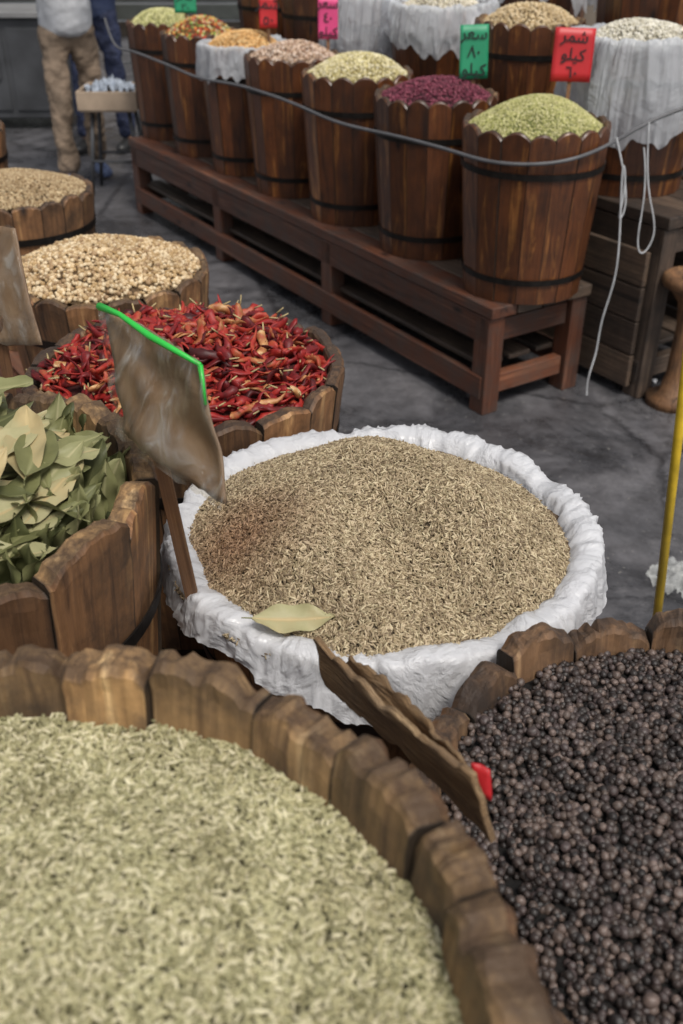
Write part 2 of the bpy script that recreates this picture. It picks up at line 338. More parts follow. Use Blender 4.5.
c=mixc(nt,ramp(nt,n6.outputs['Fac'],[(.68,(0,0,0)),(.74,(.5,.5,.5))]),c,srgb('b0aca4'))
L.new(c,b.inputs['Base Color']); L.new(ramp(nt,n1.outputs['Fac'],[(.38,(.18,)*3),(.6,(.5,)*3)]),b.inputs['Roughness'])
bump(nt,b,n2.outputs['Fac'],.5,.006)
mb=MB(); mb.add([(-150,-150,0),(150,-150,0),(150,150,0),(-150,150,0)],[(0,1,2,3)]); mb.obj('ground',[m])
M_plaster=simple('plaster',(.2,.165,.13),.9,3,.25); M_shut=simple('shutter_paint',(.05,.055,.05),.5,6,.3)
bd=empty('shop_building')
mb=MB()
for i in range(7):
    x=-9+i*3; mb.beam((x,13,0),(x,13,3.2),.5,.6,up=(0,1,0))
mb.beam((-9.3,13,3.6),(9.3,13,3.6),.6,.8); mb.beam((-9.3,13.4,0.0),(9.3,13.4,0.0),.1,.3)
mb.beam((-9.4,12.95,4.06),(9.4,12.95,4.06),.8,.12)
mb.obj('walls',[M_plaster],parent=bd,bevel=.02)
mb=MB()
for i in range(6):
    for k in range(16): mb.beam((-8.75+i*3,13.15,.28+k*.185),(-6.25+i*3,13.15,.28+k*.185),.05,.17)
mb.obj('shutters',[M_shut],parent=bd,bevel=.01)
# ================================================================= FAR BENCH
O=Vector((.498,3.15,0)); A=Vector((-.541,.841,0)).normalized(); B=Vector((.841,.541,0)).normalized()
def W(al,ac,z): return O+A*al+B*ac+Vector((0,0,z))
def bench(name,al0,al1,ac0,ac1,top,matl,matl2,legs,lower=True,shade_boards=False):
    mb=MB(); w=(ac1-ac0)
    k=4
    for i in range(k):
        c=ac0+w*(i+.5)/k
        mb.beam(W(al0,c,top-.02),W(al1,c,top-.02),w/k-.006,.04,mi=1 if i else 0)
    for c in (ac0+.02,ac1-.02): mb.beam(W(al0+.02,c,top-.09),W(al1-.02,c,top-.09),.03,.095)
    for al in legs:
        for c in (ac0+.04,ac1-.04): mb.beam(W(al,c,0),W(al,c,top-.045),.075,.07,up=B,r=.4)
        mb.beam(W(al,ac0+.08,top-.1),W(al,ac1-.08,top-.1),.035,.08)
        mb.beam(W(al,ac0+.08,.1),W(al,ac1-.08,.1),.04,.07)
    if lower:
        for c in (ac0+.012,ac1-.012): mb.beam(W(al0+.03,c,.1),W(al1-.03,c,.1),.024,.085)
        for i in range(3):
            c=ac0+.1+(w-.2)*i/2
            mb.beam(W(al0+.09,c,.155),W(al1-.05,c,.155),.1,.018,mi=1)
    if shade_boards:  # added boards standing in for the deep shade under the raised benches
        for i in range(int((top-.16)/.125)): mb.beam(W(al0+.05,ac0-.012,.10+i*.125),W(al1-.05,ac0-.012,.10+i*.125),.02,.12)
    return mb.obj(name,[matl,matl2],bevel=.004)
bench('wooden_bench',0,3.1,0,.46,.40,M_bench,M_benchg,(.05,1.05,2.05,3.05))
bench('wooden_bench',-.2,3.3,.56,1.0,.66,M_benchg,M_benchg,(-.15,1.0,2.1,3.2),shade_boards=True)
bench('wooden_bench',-.3,3.4,1.06,1.5,.88,M_benchg,M_benchg,(-.25,1.0,2.1,3.3),shade_boards=True)
conts=[
 (.13,.24,.94,'split_green_peas',(.007,.004,.003),['a6a664','bfbb80','cfca9c','959658'],'8f9654',.075),
 (.66,.225,.95,'red_kidney_beans',(.013,.008,.007),['64283a','7a3448','541e2e','8a4656'],'4a1824',.05),
 (1.17,.225,.96,'yellow_split_peas',(.009,.008,.005),['d6cb98','e3dab0','c6ba80','ebe4c8'],'b5a56a',.065),
 (1.67,.215,.96,'pinto_beans',(.014,.009,.008),['bea38a','cfb6a0','ab8b74','dccabb'],'96785f',.055),
 (2.12,.205,.95,'orange_lentils',(.009,.008,.005),['dcae70','e8c084','cf9a54','ecd09c'],'c08a45',.065),
 (2.58,.20,.96,'dried_vegetable_mix',(.02,.013,.006),['b8472c','d9833f','7f9a4a','e0c36a','a83a28','d7cba0'],'8a5a30',.065),
 (3.03,.19,.97,'green_lentils',(.009,.008,.005),['d5d298','c6c586','e2dfae','b5b575'],'a5a566',.065)]
for i,(al,R,zt,nm,sz,cols,bed,dm) in enumerate(conts):
    p=W(al,.235,0)
    barrel(p.x,p.y,.402,zt,R,R*.84,n=17,amp=.021,rot=.1*i,seed=i,outer=M_stain,inner=M_rawd,power=2.0,rj=.003)
    if nm=='orange_lentils':
        liner(p.x,p.y,zt+.012,R-.004,out=.13,seed=5,m=M_liner2,fold=.012,fr=.6)
    pile(nm,p.x,p.y,zt-.010,R-.023,dm+.015,sz,cols,bed,cover=1.7,seed=20+i,nz=.05,tilt=.3,subdiv=1 if i else 2,pw=1.6)
conts2=[(.20,'white_seeds',['d8d4c4','e6e2d6','cac4b0'],'b0a994',M_liner2,.27),
 (.82,'dried_chickpeas',['cdb891','dcc9a6','bfa67c'],'a08a62',None,0),
 (1.38,'pale_beans',['d8d0bb','e5dfcf','c8bfa6'],'a9a088',M_liner2,.15),
 (1.86,'pale_beans',['d8d0bb','e5dfcf','c8bfa6'],'a9a088',M_liner2,.3),
 (2.33,'brown_lentils',['9a7a52','ad8c60','856640'],'6b5030',None,0),
 (2.8,'brown_lentils',['9a7a52','ad8c60','856640'],'6b5030',None,0)]
for i,(al,nm,cols,bed,lm,dr) in enumerate(conts2):
    p=W(al,.80 if i else .76,0); R=.215 if i else .235; zt=1.14
    barrel(p.x,p.y,.662,zt,R,R*.84,n=17,amp=.021,rot=.07*i,seed=40+i)
    if lm: liner(p.x,p.y,zt+.016,R,out=dr,seed=11+i,m=lm,fold=.022,bulge=.014,fr=.42)
    pile(nm,p.x,p.y,zt-.014,R-.025,.07,(.011,.009,.008),cols,bed,cover=1.6,seed=60+i,nz=.03,subdiv=1)
for i in range(5):
    p=W(.05+i*.62,1.28,0); barrel(p.x,p.y,.882,1.36,.215,.18,n=17,amp=.021,rot=.2*i,seed=80+i)
    if i%2==0: liner(p.x,p.y,1.376,.215,out=.2,seed=31+i,m=M_liner2,fold=.02,fr=.5)
    pile('pale_beans' if i%2==0 else 'brown_lentils',p.x,p.y,1.35,.19,.06,(.011,.009,.008),conts2[3][2] if i%2==0 else conts2[4][2],'6b5030',cover=1.5,seed=90+i,subdiv=1)
# ================================================================= NEAR PLATFORM
O2=Vector((.063,1.14,0))
mb=MB()
def W2(al,ac,z): return O2+A*al+B*ac+Vector((0,0,z))
for i in range(8):
    c=-.9+i*.14; mb.beam(W2(-1.5,c,.32),W2(3.8,c,.32),.134,.04)
for al in (-1.4,0,1.3,2.5,3.7):
    for c in (-.9,.05): mb.beam(W2(al,c,0),W2(al,c,.298),.08,.08,up=B)
for c in (-.955,.11): mb.beam(W2(-1.45,c,.25),W2(3.75,c,.25),.03,.09)
mb.obj('display_platform',[M_bench],bevel=.004)
barrel(-.218,.2725,.342,1.10,.333,.27,n=25,th=.031,amp=.012,outer=M_stain2,inner=M_raw,rot=.05,jit=.008,seed=1,power=3.,wj=.3,chip=.007,rj=.003)
barrel(-.483,.98,.342,1.01,.27,.215,n=16,th=.029,amp=.014,outer=M_stain2,inner=M_raw,rot=.12,jit=.009,seed=2,power=3.2,wj=.25,chip=.006,rj=.003)
barrel(.055,1.13,.342,.845,.268,.21,n=19,th=.024,amp=.008,outer=M_stain2,inner=M_raw,seed=3)
barrel(.36,.62,.342,.88,.30,.235,n=21,th=.029,amp=.017,outer=M_stain2,inner=M_rawd,rot=.2,jit=.009,seed=4,power=2.4,wj=.28,chip=.006,rj=.003)
barrel(-.274,1.62,.342,.88,.28,.22,n=19,th=.026,amp=.012,outer=M_stain2,inner=M_rawd,seed=5,chip=.004)
barrel(-.568,2.34,.342,.81,.25,.2,n=19,th=.024,amp=.014,outer=M_stain2,inner=M_raw,seed=6,chip=.004)
barrel(-1.01,3.14,.342,.79,.24,.2,n=19,th=.024,amp=.014,outer=M_stain2,inner=M_rawd,seed=7,chip=.004)
barrel(-1.50,3.90,.342,.82,.24,.2,n=19,th=.024,amp=.014,outer=M_stain2,inner=M_rawd,seed=8)
pile('fennel_seeds',-.218,.2725,1.050,.304,.012,(.0088,.0025,.0022),['b1ab84','c2bc9a','979370','d1caa9','837f5c','b5b08a','a09c76'],'7a7556',cover=3.4,seed=3,nz=.07,tilt=.42,zj=1.9)
_,hc=pile('cumin_seeds',.036,1.112,.850,.265,.088,(.0090,.0022,.0020),['ad9c7f','bcab8e','9a896d','c6b898','837359','a69678','72624c','94876a'],'665844',cover=4.0,seed=4,nz=.16,peak=(.015,.03),tilt=.42,zj=2.0,patch=((-.125,1.06,.88),.13,'bd9686'),pw=1.5,dent=(-.10,1.06,.06,.016))
pile('black_peppercorns',.36,.62,.845,.27,.025,(.0084,.0082,.0079),['2f2927','463d39','5c504a','282322','6e605a','3f3634','4e4443'],'161210',cover=2.3,seed=5,nz=.07,rough=.45,zj=1.0,svar=.15,subdiv=2,spec=.5,wrinkle=400)
pile('soybeans',-.568,2.34,.808,.226,.05,(.0105,.0095,.009),['c2a880','d0b994','b19469','dac7a5','9e8260'],'7a6040',cover=1.9,seed=6,nz=.05)
pile('wheat_grains',-1.01,3.14,.788,.217,.05,(.009,.004,.004),['a18a66','b29c78','8b7250','c2ae8c'],'6a5438',cover=2,seed=7,nz=.05)
pile('brown_lentils',-1.50,3.90,.81,.217,.05,(.009,.007,.005),['7a5638','8c6646','6a482c'],'4a3018',cover=1.6,seed=8,nz=.05,subdiv=1)
liner(.055,1.13,.860,.273,out=.055,inn=.03,seed=3,m=M_liner,fold=.0095,long=(-.9,.4))
# ---------------------------------------------------------------- chilies
def rndmat(name,stops,rough,noise=60,spec=.5,transl=0,amt=.5):
    m,nt,b=mat(name); L=nt.links
    sv=N(nt,'ShaderNodeAttribute',attribute_name='sv'); sep=N(nt,'ShaderNodeSeparateXYZ'); L.new(sv.outputs['Vector'],sep.inputs[0])
    wc=N(nt,'ShaderNodeAttribute',attribute_name='wc')
    n=N(nt,'ShaderNodeTexNoise',Scale=noise,Detail=4.0); L.new(wc.outputs['Vector'],n.inputs['Vector'])
    ad=N(nt,'ShaderNodeMath',operation='MULTIPLY_ADD'); L.new(n.outputs['Fac'],ad.inputs[0]); ad.inputs[1].default_value=amt; L.new(sep.outputs[2],ad.inputs[2])
    sb=N(nt,'ShaderNodeMath',operation='SUBTRACT'); L.new(ad.outputs[0],sb.inputs[0]); sb.inputs[1].default_value=amt/2
    c=ramp(nt,sb.outputs[0],[(p,srgb(x)) for p,x in stops])
    L.new(c,b.inputs['Base Color']); b.inputs['Roughness'].default_value=rough; b.inputs['Specular IOR Level'].default_value=spec
    bump(nt,b,n.outputs['Fac'],.5,.002)
    if transl:
        out=nt.nodes['Material Output']; tr=N(nt,'ShaderNodeBsdfTranslucent'); L.new(c,tr.inputs[0]); ms=N(nt,'ShaderNodeMixShader'); ms.inputs[0].default_value=transl
        L.new(b.outputs[0],ms.inputs[1]); L.new(tr.outputs[0],ms.inputs[2]); L.new(ms.outputs[0],out.inputs[0])
    return m,nt,b,sep
M_chili,_,_,_=rndmat('chili_skin',[(0,'3e1112'),(.26,'75191b'),(.5,'9c2822'),(.64,'a5412c'),(.76,'985a38'),(.9,'bb8a58'),(1,'d4b78c')],.5,noise=55,amt=.85,spec=.4)
M_stem=simple('chili_stem',(.42,.33,.16),.7)
cx,cy,cR=-.274,1.62,.252
hch=hfun(cx,cy,.862,cR,.06,9,.08)
mb=MB()
for i in range(1050):
    r=math.sqrt(random.random())*cR*.96; t=random.uniform(0,6.28)
    if i<14: r=cR*.85; t=random.uniform(1.2,2.6)
    x=cx+r*math.cos(t); y=cy+r*math.sin(t); z=float(hch(x,y))+random.uniform(-.008,.018)
    Ln=random.uniform(.04,.085); R0=random.uniform(.005,.010); yaw=random.uniform(0,6.28); pit=random.gauss(0,.32) if i>=14 else random.uniform(.5,1.1)
    bend=random.uniform(-1.3,1.3); flat=random.uniform(.25,.65); rot=Euler((random.uniform(0,6.28),-pit,yaw)).to_matrix()
    n=10; v=[];f=[];wc=[]; o=random.uniform(0,30); wob=random.uniform(0,6); tws=random.uniform(-2.5,2.5)
    if r>cR*.78: rot=Euler((random.uniform(0,6.28),-pit*.6,t+math.pi/2+random.gauss(0,.4))).to_matrix() if i>=14 else rot
    for k in range(n+1):
        q=k/n; px=(q-.5)*Ln; py=bend*.5*Ln*(q-.5)**2+.003*math.sin(q*9+wob); pz=.005*math.sin(q*6+wob*2)
        rr=R0*(min(1,(q+.08)*5))*(1-q**2.4)*(1+.35*MN.noise(Vector((q*7,o,0))))+.0006
        for s in range(8):
            th=s/8*6.283+tws*q; kk=1+.6*MN.noise(Vector((math.cos(s/8*6.283)*1.5+o,math.sin(s/8*6.283)*1.5,q*7)))
            pp=Vector((px,py+rr*math.cos(th)*kk,pz+rr*flat*math.sin(th)*kk))
            v.append(rot@pp+Vector((x,y,z))); wc.append((pp.x+o,pp.y+o,pp.z))
    for k in range(n):
        for s in range(8): f.append((k*8+s,k*8+(s+1)%8,(k+1)*8+(s+1)%8,(k+1)*8+s))
    f.append((7,6,5,4,3,2,1,0)); f.append(tuple(n*8+s for s in range(8)))
    rn=random.betavariate(1.4,2.0)
    mb.add(v,f,0,wc,[(0,0,rn)]*len(v))
    if random.random()<.35:
        p0=rot@Vector((-.5*Ln,bend*.125*Ln,0))+Vector((x,y,z)); p1=rot@Vector((-.5*Ln-.016,bend*.2*Ln,.003))+Vector((x,y,z))
        mb.tube([p0,p1],[.0018,.0012],5,1)
och=mb.obj('dried_red_chilies',[M_chili,M_stem],True)
surface('pile_bed',hch,cx,cy,.252,bedmat('chili_bed','5a1a16'),och,-.004)
# ---------------------------------------------------------------- bay leaves
M_leaf,nt,b,sep=rndmat('bay_leaf_skin',[(0,'43472c'),(.22,'5d603c'),(.45,'7d7e54'),(.65,'96956b'),(.8,'aca67e'),(.92,'b3a278'),(1,'c0ad80')],.5,30,.35,.12,amt=.4)
def leaf(mb,pos,rot,Ln,Wd,curl,fold,rn,mi=0,wave=0):
    nu,nv=16,5; v=[];f=[];wc=[];sv=[]; o=random.uniform(0,30); tw=random.uniform(-.5,.5)
    for i in range(nu+1):
        q=i/nu; w=Wd*.5*(math.sin(math.pi*q**.9)**.75 if 0<q<1 else 0)+.0004
        for j in range(-nv,nv+1):
            s=j/nv; px=(q-.5)*Ln; py=s*w; pz=curl*(q-.5)**2*Ln+fold*(s*s)*w+wave*.0028*math.sin(q*16+s*2+o)*s*s+tw*(q-.5)*s*w*1.2-(.0010 if j==0 else 0)
            v.append(rot@Vector((px,py,pz))+Vector(pos)); wc.append((px+o,py+o,0)); sv.append((q,abs(s),min(1,rn+(.22 if j==0 else 0))))
    for i in range(nu):
        for j in range(2*nv):
            a=i*(2*nv+1)+j; f.append((a,a+1,a+2*nv+2,a+2*nv+1))
    mb.add(v,f,mi,wc,sv)
    mb.tube([rot@Vector((-.5*Ln,0,curl*.25*Ln))+Vector(pos),rot@Vector((-.5*Ln-.012,0,curl*.3*Ln))+Vector(pos)],[.0009,.0007],5,mi)
mb=MB()
bx,by=-.483,.98
hb=hfun(bx,by,.975,.24,.055,12,.04)
for i in range(170):
    r=math.sqrt(random.random())*.185; t=random.uniform(0,6.28)
    x=bx+r*math.cos(t);y=by+r*math.sin(t); z=float(hb(x,y))+random.uniform(-.01,.03)
    rot=Euler((random.gauss(.1,.3),random.gauss(0,.2),random.gauss(1.2,.9))).to_matrix()
    leaf(mb,(x,y,z),rot,random.uniform(.095,.14),random.uniform(.032,.048),random.uniform(-.3,.5),random.uniform(-.3,.5),random.uniform(.1,.95),wave=random.uniform(.3,1.6))
for i in range(42):
    t=random.uniform(-.8,1.0); r=random.uniform(.15,.22); x=bx+r*math.cos(t); y=by+r*math.sin(t)
    rot=Matrix.Rotation(t+random.gauss(0,.35),3,'Z')@Matrix.Rotation(-random.uniform(1.0,1.45),3,'Y')@Matrix.Rotation(random.uniform(-1.5,1.5),3,'X')
    leaf(mb,(x,y,.988+random.uniform(-.01,.015)),rot,random.uniform(.08,.105),random.uniform(.03,.042),random.uniform(-.3,.3),random.uniform(-.2,.4),random.uniform(.1,.7),wave=1.5)
for (x,y,z,yw,p,ro,ln,rn) in [(-.39,.885,1.055,1.15,-.3,.4,.145,.95),(-.45,.85,1.05,.6,-.1,-.3,.14,.8),(-.43,1.0,1.07,1.3,-.1,.15,.14,.5),(-.48,1.07,1.075,.8,0,.2,.14,.65),(-.47,.95,1.07,1.9,-.1,-.1,.13,.35),(-.45,1.13,1.065,.3,.1,.1,.13,.5),(-.50,1.0,1.08,.2,0,.1,.14,.9)]:
    leaf(mb,(x,y,z),Euler((ro,p,yw)).to_matrix(),ln,.046,.3,.3,rn,wave=1.5)
ob=mb.obj('bay_leaves',[M_leaf],True)
surface('pile_bed',hb,bx,by,.24,bedmat('bay_bed','4a5228'),ob,-.02)
mb=MB(); lx,ly=-.055,.905
leaf(mb,(lx,ly,float(hc(lx,ly))+.014),Euler((.45,.02,.06)).to_matrix(),.095,.036,.25,.2,.8,wave=1.6)
mb.obj('bay_leaf',[M_leaf],True)
# ================================================================= SIGNS
M_green=simple('green_tape',(.03,.5,.06),.35,10,.1); M_redc=simple('red_card',(.5,.02,.025),.45,10,.15); M_pink=simple('pink_card',(.65,.06,.2),.45,10,.12); M_greenc=simple('green_card',(.02,.27,.13),.45,10,.12)
M_card,nt,b=mat('brown_card'); L=nt.links
tc=N(nt,'ShaderNodeTexCoord'); n=N(nt,'ShaderNodeTexNoise',Scale=9.0,Detail=8.0,Roughness=.65,Distortion=1.0); L.new(tc.outputs['Object'],n.inputs['Vector'])
L.new(ramp(nt,n.outputs['Fac'],[(.3,srgb('5b4633')),(.45,srgb('7d6650')),(.58,srgb('8b7763')),(.7,srgb('675240'))]),b.inputs['Base Color']); b.inputs['Roughness'].default_value=.6; bump(nt,b,n.outputs['Fac'],.6,.004)
M_ink=simple('black_ink',(.01,.01,.012),.6); M_inkw=simple('white_ink',(.75,.75,.75),.6)
M_cardb=wood('weathered_board',srgb('5b4734'),srgb('8f7454'),srgb('bfa582'),.7,gs=60,streak=8,dirt=srgb('5c5045'),dirtamt=.7,bs=1.)
def quadslab(mb,P,th,mi=0,nu=8,nv=6,warp=.0,seed=0,rag=0):
    P=[Vector(p) for p in P]; n=(P[1]-P[0]).cross(P[3]-P[0]).normalized(); r=random.Random(seed); a,b2=r.uniform(0,6),r.uniform(0,6)
    v=[];f=[]
    up=(P[3]-P[0]).normalized()
    for side in (0,1):
        for i in range(nu+1):
            for j in range(nv+1):
                q,w=i/nu,j/nv; p=P[0].lerp(P[1],q).lerp(P[3].lerp(P[2],q),w)
                rg=rag*(MN.noise(Vector((q*9,seed,w*3)))+.5*MN.noise(Vector((q*31,seed,w*3))))*(1 if j in(0,nv) else 0)
                v.append(p+up*rg+n*(th*(side-.5)+warp*math.sin(q*5+a)*math.cos(w*4+b2)+warp*.9*MN.noise(Vector((q*4,w*4,seed)))))
    K=(nu+1)*(nv+1)
    for i in range(nu):
        for j in range(nv):
            q=i*(nv+1)+j; f.append((q,q+nv+1,q+nv+2,q+1)); f.append((K+q,K+q+1,K+q+nv+2,K+q+nv+1))
    for i in range(nu):
        q=i*(nv+1); f.append((q,K+q,K+q+nv+1,q+nv+1)); q+=nv; f.append((q,q+nv+1,K+q+nv+1,K+q))
    for j in range(nv):
        q=j; f.append((q,q+1,K+q+1,K+q)); q=nu*(nv+1)+j; f.append((q,K+q,K+q+1,q+1))
    Ln=(P[1]-P[0]).length; Hn=(P[3]-P[0]).length
    wc=[(j/nv*Hn,side*.01,i/nu*Ln) for side in (0,1) for i in range(nu+1) for j in range(nv+1)]
    mb.add(v,f,mi,wc,[(1,0,.6)]*len(v))
e=empty('price_sign_on_stick')
TL,TR,BR,BL=Vector((-.259,1.067,1.193)),Vector((-.137,.942,1.182)),Vector((-.125,.891,1.046)),Vector((-.250,1.005,1.072))
mb=MB(); quadslab(mb,[BL,BR,TR,TL],.003,0,24,18,warp=.008,seed=2,rag=.005); mb.obj('card',[M_card],True,e)
nrm=(BR-BL).cross(TL-BL).normalized()
if nrm.y>0: nrm=-nrm
ex=lambda p,k:(p-(TL+TR+BR+BL)/4)*k+(TL+TR+BR+BL)/4+nrm*.007
mb=MB(); quadslab(mb,[ex(BL,1.08),ex(BR,1.06),ex(TR,1.05),ex(TL,1.07)],.0006,0,28,20,warp=.008,seed=2,rag=.007)
mb.obj('plastic_sleeve',[M_film],True,e)
mb=MB(); mb.tube([TL+nrm*.010+Vector((-.004,0,.004)),TL.lerp(TR,.2)+nrm*.011+Vector((0,0,.006)),TL.lerp(TR,.5)+nrm*.010,TR+nrm*.010],[.0045,.003,.004,.0025],6); mb.tube([TR+nrm*.010,TR.lerp(BR,.28)+nrm*.009],[.003,.002],6)
mb.obj('green_tape_edge',[M_green],True,e)
mb=MB(); mb.beam((-.178,.972,.83),(-.207,.985,1.075),.016,.006,up=(0,1,0)); mb.obj('stick',[M_stick],parent=e,bevel=.001)
def unp(px,py,t,H=1.6):
    th=math.radians(32.3); u=(px-341.5)/1000; v=(py-512)/1000
    return Vector((u*t,(math.cos(th)-v*math.sin(th))*t,H-(math.sin(th)+v*math.cos(th))*t))
e=empty('price_sign_on_stick')
P=[unp(-40,345,1.5),unp(42,345,1.44),unp(14,228,1.42),unp(-60,220,1.5)]
mb=MB(); quadslab(mb,P,.003,0,14,14,warp=.005,seed=5,rag=.004); mb.obj('card',[M_card],True,e)
mb=MB(); quadslab(mb,[p+Vector((0,-.007,.004)) for p in P],.0006,0,18,14,warp=.005,seed=5,rag=.005); mb.obj('plastic_sleeve',[M_film],True,e)
mb=MB(); mb.beam(P[0].lerp(P[1],.5)+Vector((0,.008,-.3)),P[0].lerp(P[1],.5)+Vector((0,.008,.04)),.016,.006,up=(0,1,0)); mb.obj('stick',[M_stick],parent=e,bevel=.001)
e=empty('cardboard_price_sign')
P=[unp(330,682,.99),unp(494,842,.78),unp(474,775,.755),unp(312,640,.97)]
mb=MB(); quadslab(mb,P,.006,0,40,8,warp=.004,seed=8,rag=.008); mb.obj('card',[M_cardb],True,e,bevel=.001)
mb=MB(); quadslab(mb,[unp(345,668,.995),unp(484,805,.80),unp(462,752,.79),unp(352,655,.98)],.004,0,34,5,warp=.004,seed=9,rag=.011); mb.obj('backing_card',[M_cardb],True,e)
mb=MB(); quadslab(mb,[unp(470,790,.80),unp(492,800,.795),unp(490,770,.785),unp(472,762,.79)],.003,0,5,5,warp=.002); mb.obj('red_tape',[M_redc],True,e)
def label(px,py,Y,w,h,cm,lines,im=M_ink,tilt=0.,yaw=0.):
    th=math.radians(32.3); v=(py-512)/1000; t=Y/(math.cos(th)-v*math.sin(th)); c=unp(px,py,t)
    e=empty('price_sign'); e.location=c; e.rotation_euler=(math.radians(-6),tilt,yaw)
    mb=MB(); quadslab(mb,[(-w/2,0,-h/2),(w/2,0,-h/2),(w/2,0,h/2),(-w/2,0,h/2)],.003,0,warp=.001,seed=int(px)); mb.obj('card',[cm],True,e)
    mb=MB(); mb.beam((0,.006,-h/2-.16),(0,.006,h/2-.02),.012,.006,up=(0,1,0)); mb.obj('stick',[M_stick],parent=e)
    k=len(lines)
    for i,tx in enumerate(lines):
        cu=bpy.data.curves.new('writing','FONT'); cu.body=tx; cu.size=h/k*.95; cu.align_x='CENTER'; cu.align_y='CENTER'; cu.extrude=.0004; cu.offset=.0003
        o=bpy.data.objects.new('writing',cu); COL.objects.link(o); o.parent=e; o.location=(0,-.0048,h/2-h*(i+.5)/k); o.rotation_euler=(math.radians(90),.06,0); cu.materials.append(im)
sr='\uFEAE\uFECC\uFEB3'; kl='\uFEEE\uFEE0\uFEF4\uFEDB'; sh='\uFEAE\uFEE4\uFEB7'
label(573,55,3.53,.13,.16,M_redc,[sh,kl,'\u0666\u0660'],tilt=.03)
label(474,52,3.85,.10,.175,M_greenc,[sr,'\u0668\u0660',kl],tilt=-.03)
label(328,18,4.75,.085,.165,M_pink,[sr,'\u0664\u0660',kl])
label(268,12,5.0,.08,.13,M_redc,[sh,'\u0665\u0660'])
label(185,2,5.6,.11,.10,M_greenc,[sr,'\u0663\u0660'])
# ================================================================= CABLE + STRINGS
def curve(name,pts,r,m,parent=None):
    cu=bpy.data.curves.new(name,'CURVE'); cu.dimensions='3D'; cu.bevel_depth=r; cu.bevel_resolution=3; cu.resolution_u=8
    s=cu.splines.new('NURBS'); s.points.add(len(pts)-1)
    for i,p in enumerate(pts): s.points[i].co=(*p,1)
    s.use_endpoint_u=True; s.order_u=4; cu.materials.append(m)
    o=bpy.data.objects.new(name,cu); COL.objects.link(o); return o
M_cable=simple('cable_rubber',(.10,.10,.105),.5,20,.2); M_str=simple('white_cord',(.5,.51,.52),.6,20,.2)
pts=[W(3.5,.1,.95),W(3.25,.02,.9)]
for i in range(26):
    al=3.1-i*.12; pts.append(W(al,-.012+.006*math.sin(i*1.3),.85+.012*math.sin(i*.6)))
pts+=[W(.0,.03,.86),W(-.09,.1,.87),W(-.125,.2,.885),W(-.11,.35,.91),W(-.09,.5,.95),W(-.16,.6,1.0),W(-.2,.72,1.02)]
curve('black_cable',pts,.006,M_cable)
mp_=W(-.13,.33,0)
def q(dx,dy,z): return (mp_.x+dx,mp_.y+dy,z)
curve('white_cord',[q(0,0,.93),q(.03,-.01,.85),q(.07,-.02,.72),q(.03,-.02,.66),q(.05,-.03,.78),q(.02,-.02,.9),q(.04,-.03,.7),q(.06,-.04,.5),q(.02,-.04,.35),q(.03,-.04,.22),q(.0,-.05,.14),q(.01,-.05,.08)],.003,M_str)
curve('white_cord',[q(.1,.02,.97),q(.11,.0,.8),q(.15,-.02,.7),q(.17,-.01,.62),q(.13,-.02,.55),q(.1,-.02,.62),q(.12,-.01,.78),q(.09,0,.9)],.0025,M_str)
# ================================================================= BROOM, STOOL, LITTER
e=empty('yellow_broom'); M_yel=simple('yellow_paint',(.62,.42,.03),.35,30,.2)
mb=MB(); mb.tube([(.702,1.72,.05),(.606,1.72,1.32)],.0095,12); mb.obj('handle',[M_yel],True,e)
mb=MB(); mb.beam((.58,1.72,.075),(.84,1.72,.075),.05,.04)
for i in range(60): mb.tube([(.585+random.random()*.25,1.70+random.random()*.04,.06),(.57+random.random()*.28,1.69+random.random()*.06,.0)],.0015,4,1)
mb.obj('head',[M_stick,M_str],parent=e)
def lathe(prof,cx,cy,seg=32):
    v=[];f=[]
    for r,z in prof:
        for k in range(seg): t=2*math.pi*k/seg; v.append((cx+r*math.cos(t),cy+r*math.sin(t),z))
    for i in range(len(prof)-1):
        for k in range(seg): k2=(k+1)%seg; f.append((i*seg+k,i*seg+k2,(i+1)*seg+k2,(i+1)*seg+k))
    f.append(tuple(range(seg))[::-1]); f.append(tuple((len(prof)-1)*seg+k for k in range(seg)))
    return v,f
mb=MB(); v,f=lathe([(.09,0),(.09,.03),(.05,.05),(.035,.12),(.03,.3),(.04,.38),(.07,.42),(.085,.43),(.1,.44),(.105,.455),(.1,.475),(.085,.48),(.07,.465),(.02,.46)],1.19,3.27)
mb.add(v,f); mb.obj('wooden_stool',[M_stain2],True)
def crumple(name,c,R,h,m,seed):
    r=random.Random(seed); nn=40; v=[];f=[]
    for i in range(nn+1):
        for j in range(nn+1):
            x=(i/nn-.5)*2*R;y=(j/nn-.5)*2*R*.7; d=min(1,math.hypot(x/R,y/R/.7)); p=Vector((x*30+seed,y*30,seed))
            rid=1-abs(MN.noise(p))*2; z=h*(1-d)*.5+max(0,rid)*h*.8+.004+.3*h*abs(MN.noise(p*2.3))
            v.append((c[0]+x+.15*R*MN.noise(p*.7),c[1]+y+.15*R*MN.noise(p*.7+Vector((5,5,5))),z))
    for i in range(nn):
        for j in range(nn):
            if (i-nn/2)**2+(j-nn/2)**2 < (nn*.45)**2*(1+.2*math.sin(math.atan2(i-nn/2,j-nn/2+.01)*5+seed)): a=i*(nn+1)+j; f.append((a,a+1,a+nn+2,a+nn+1))
    mb=MB(); mb.add(v,f); return mb.obj(name,[m],True)
crumple('plastic_wrapper',(.93,2.17,0),.12,.03,M_litter,3)
crumple('plastic_wrapper',(1.12,3.42,0),.06,.03,M_liner,5)
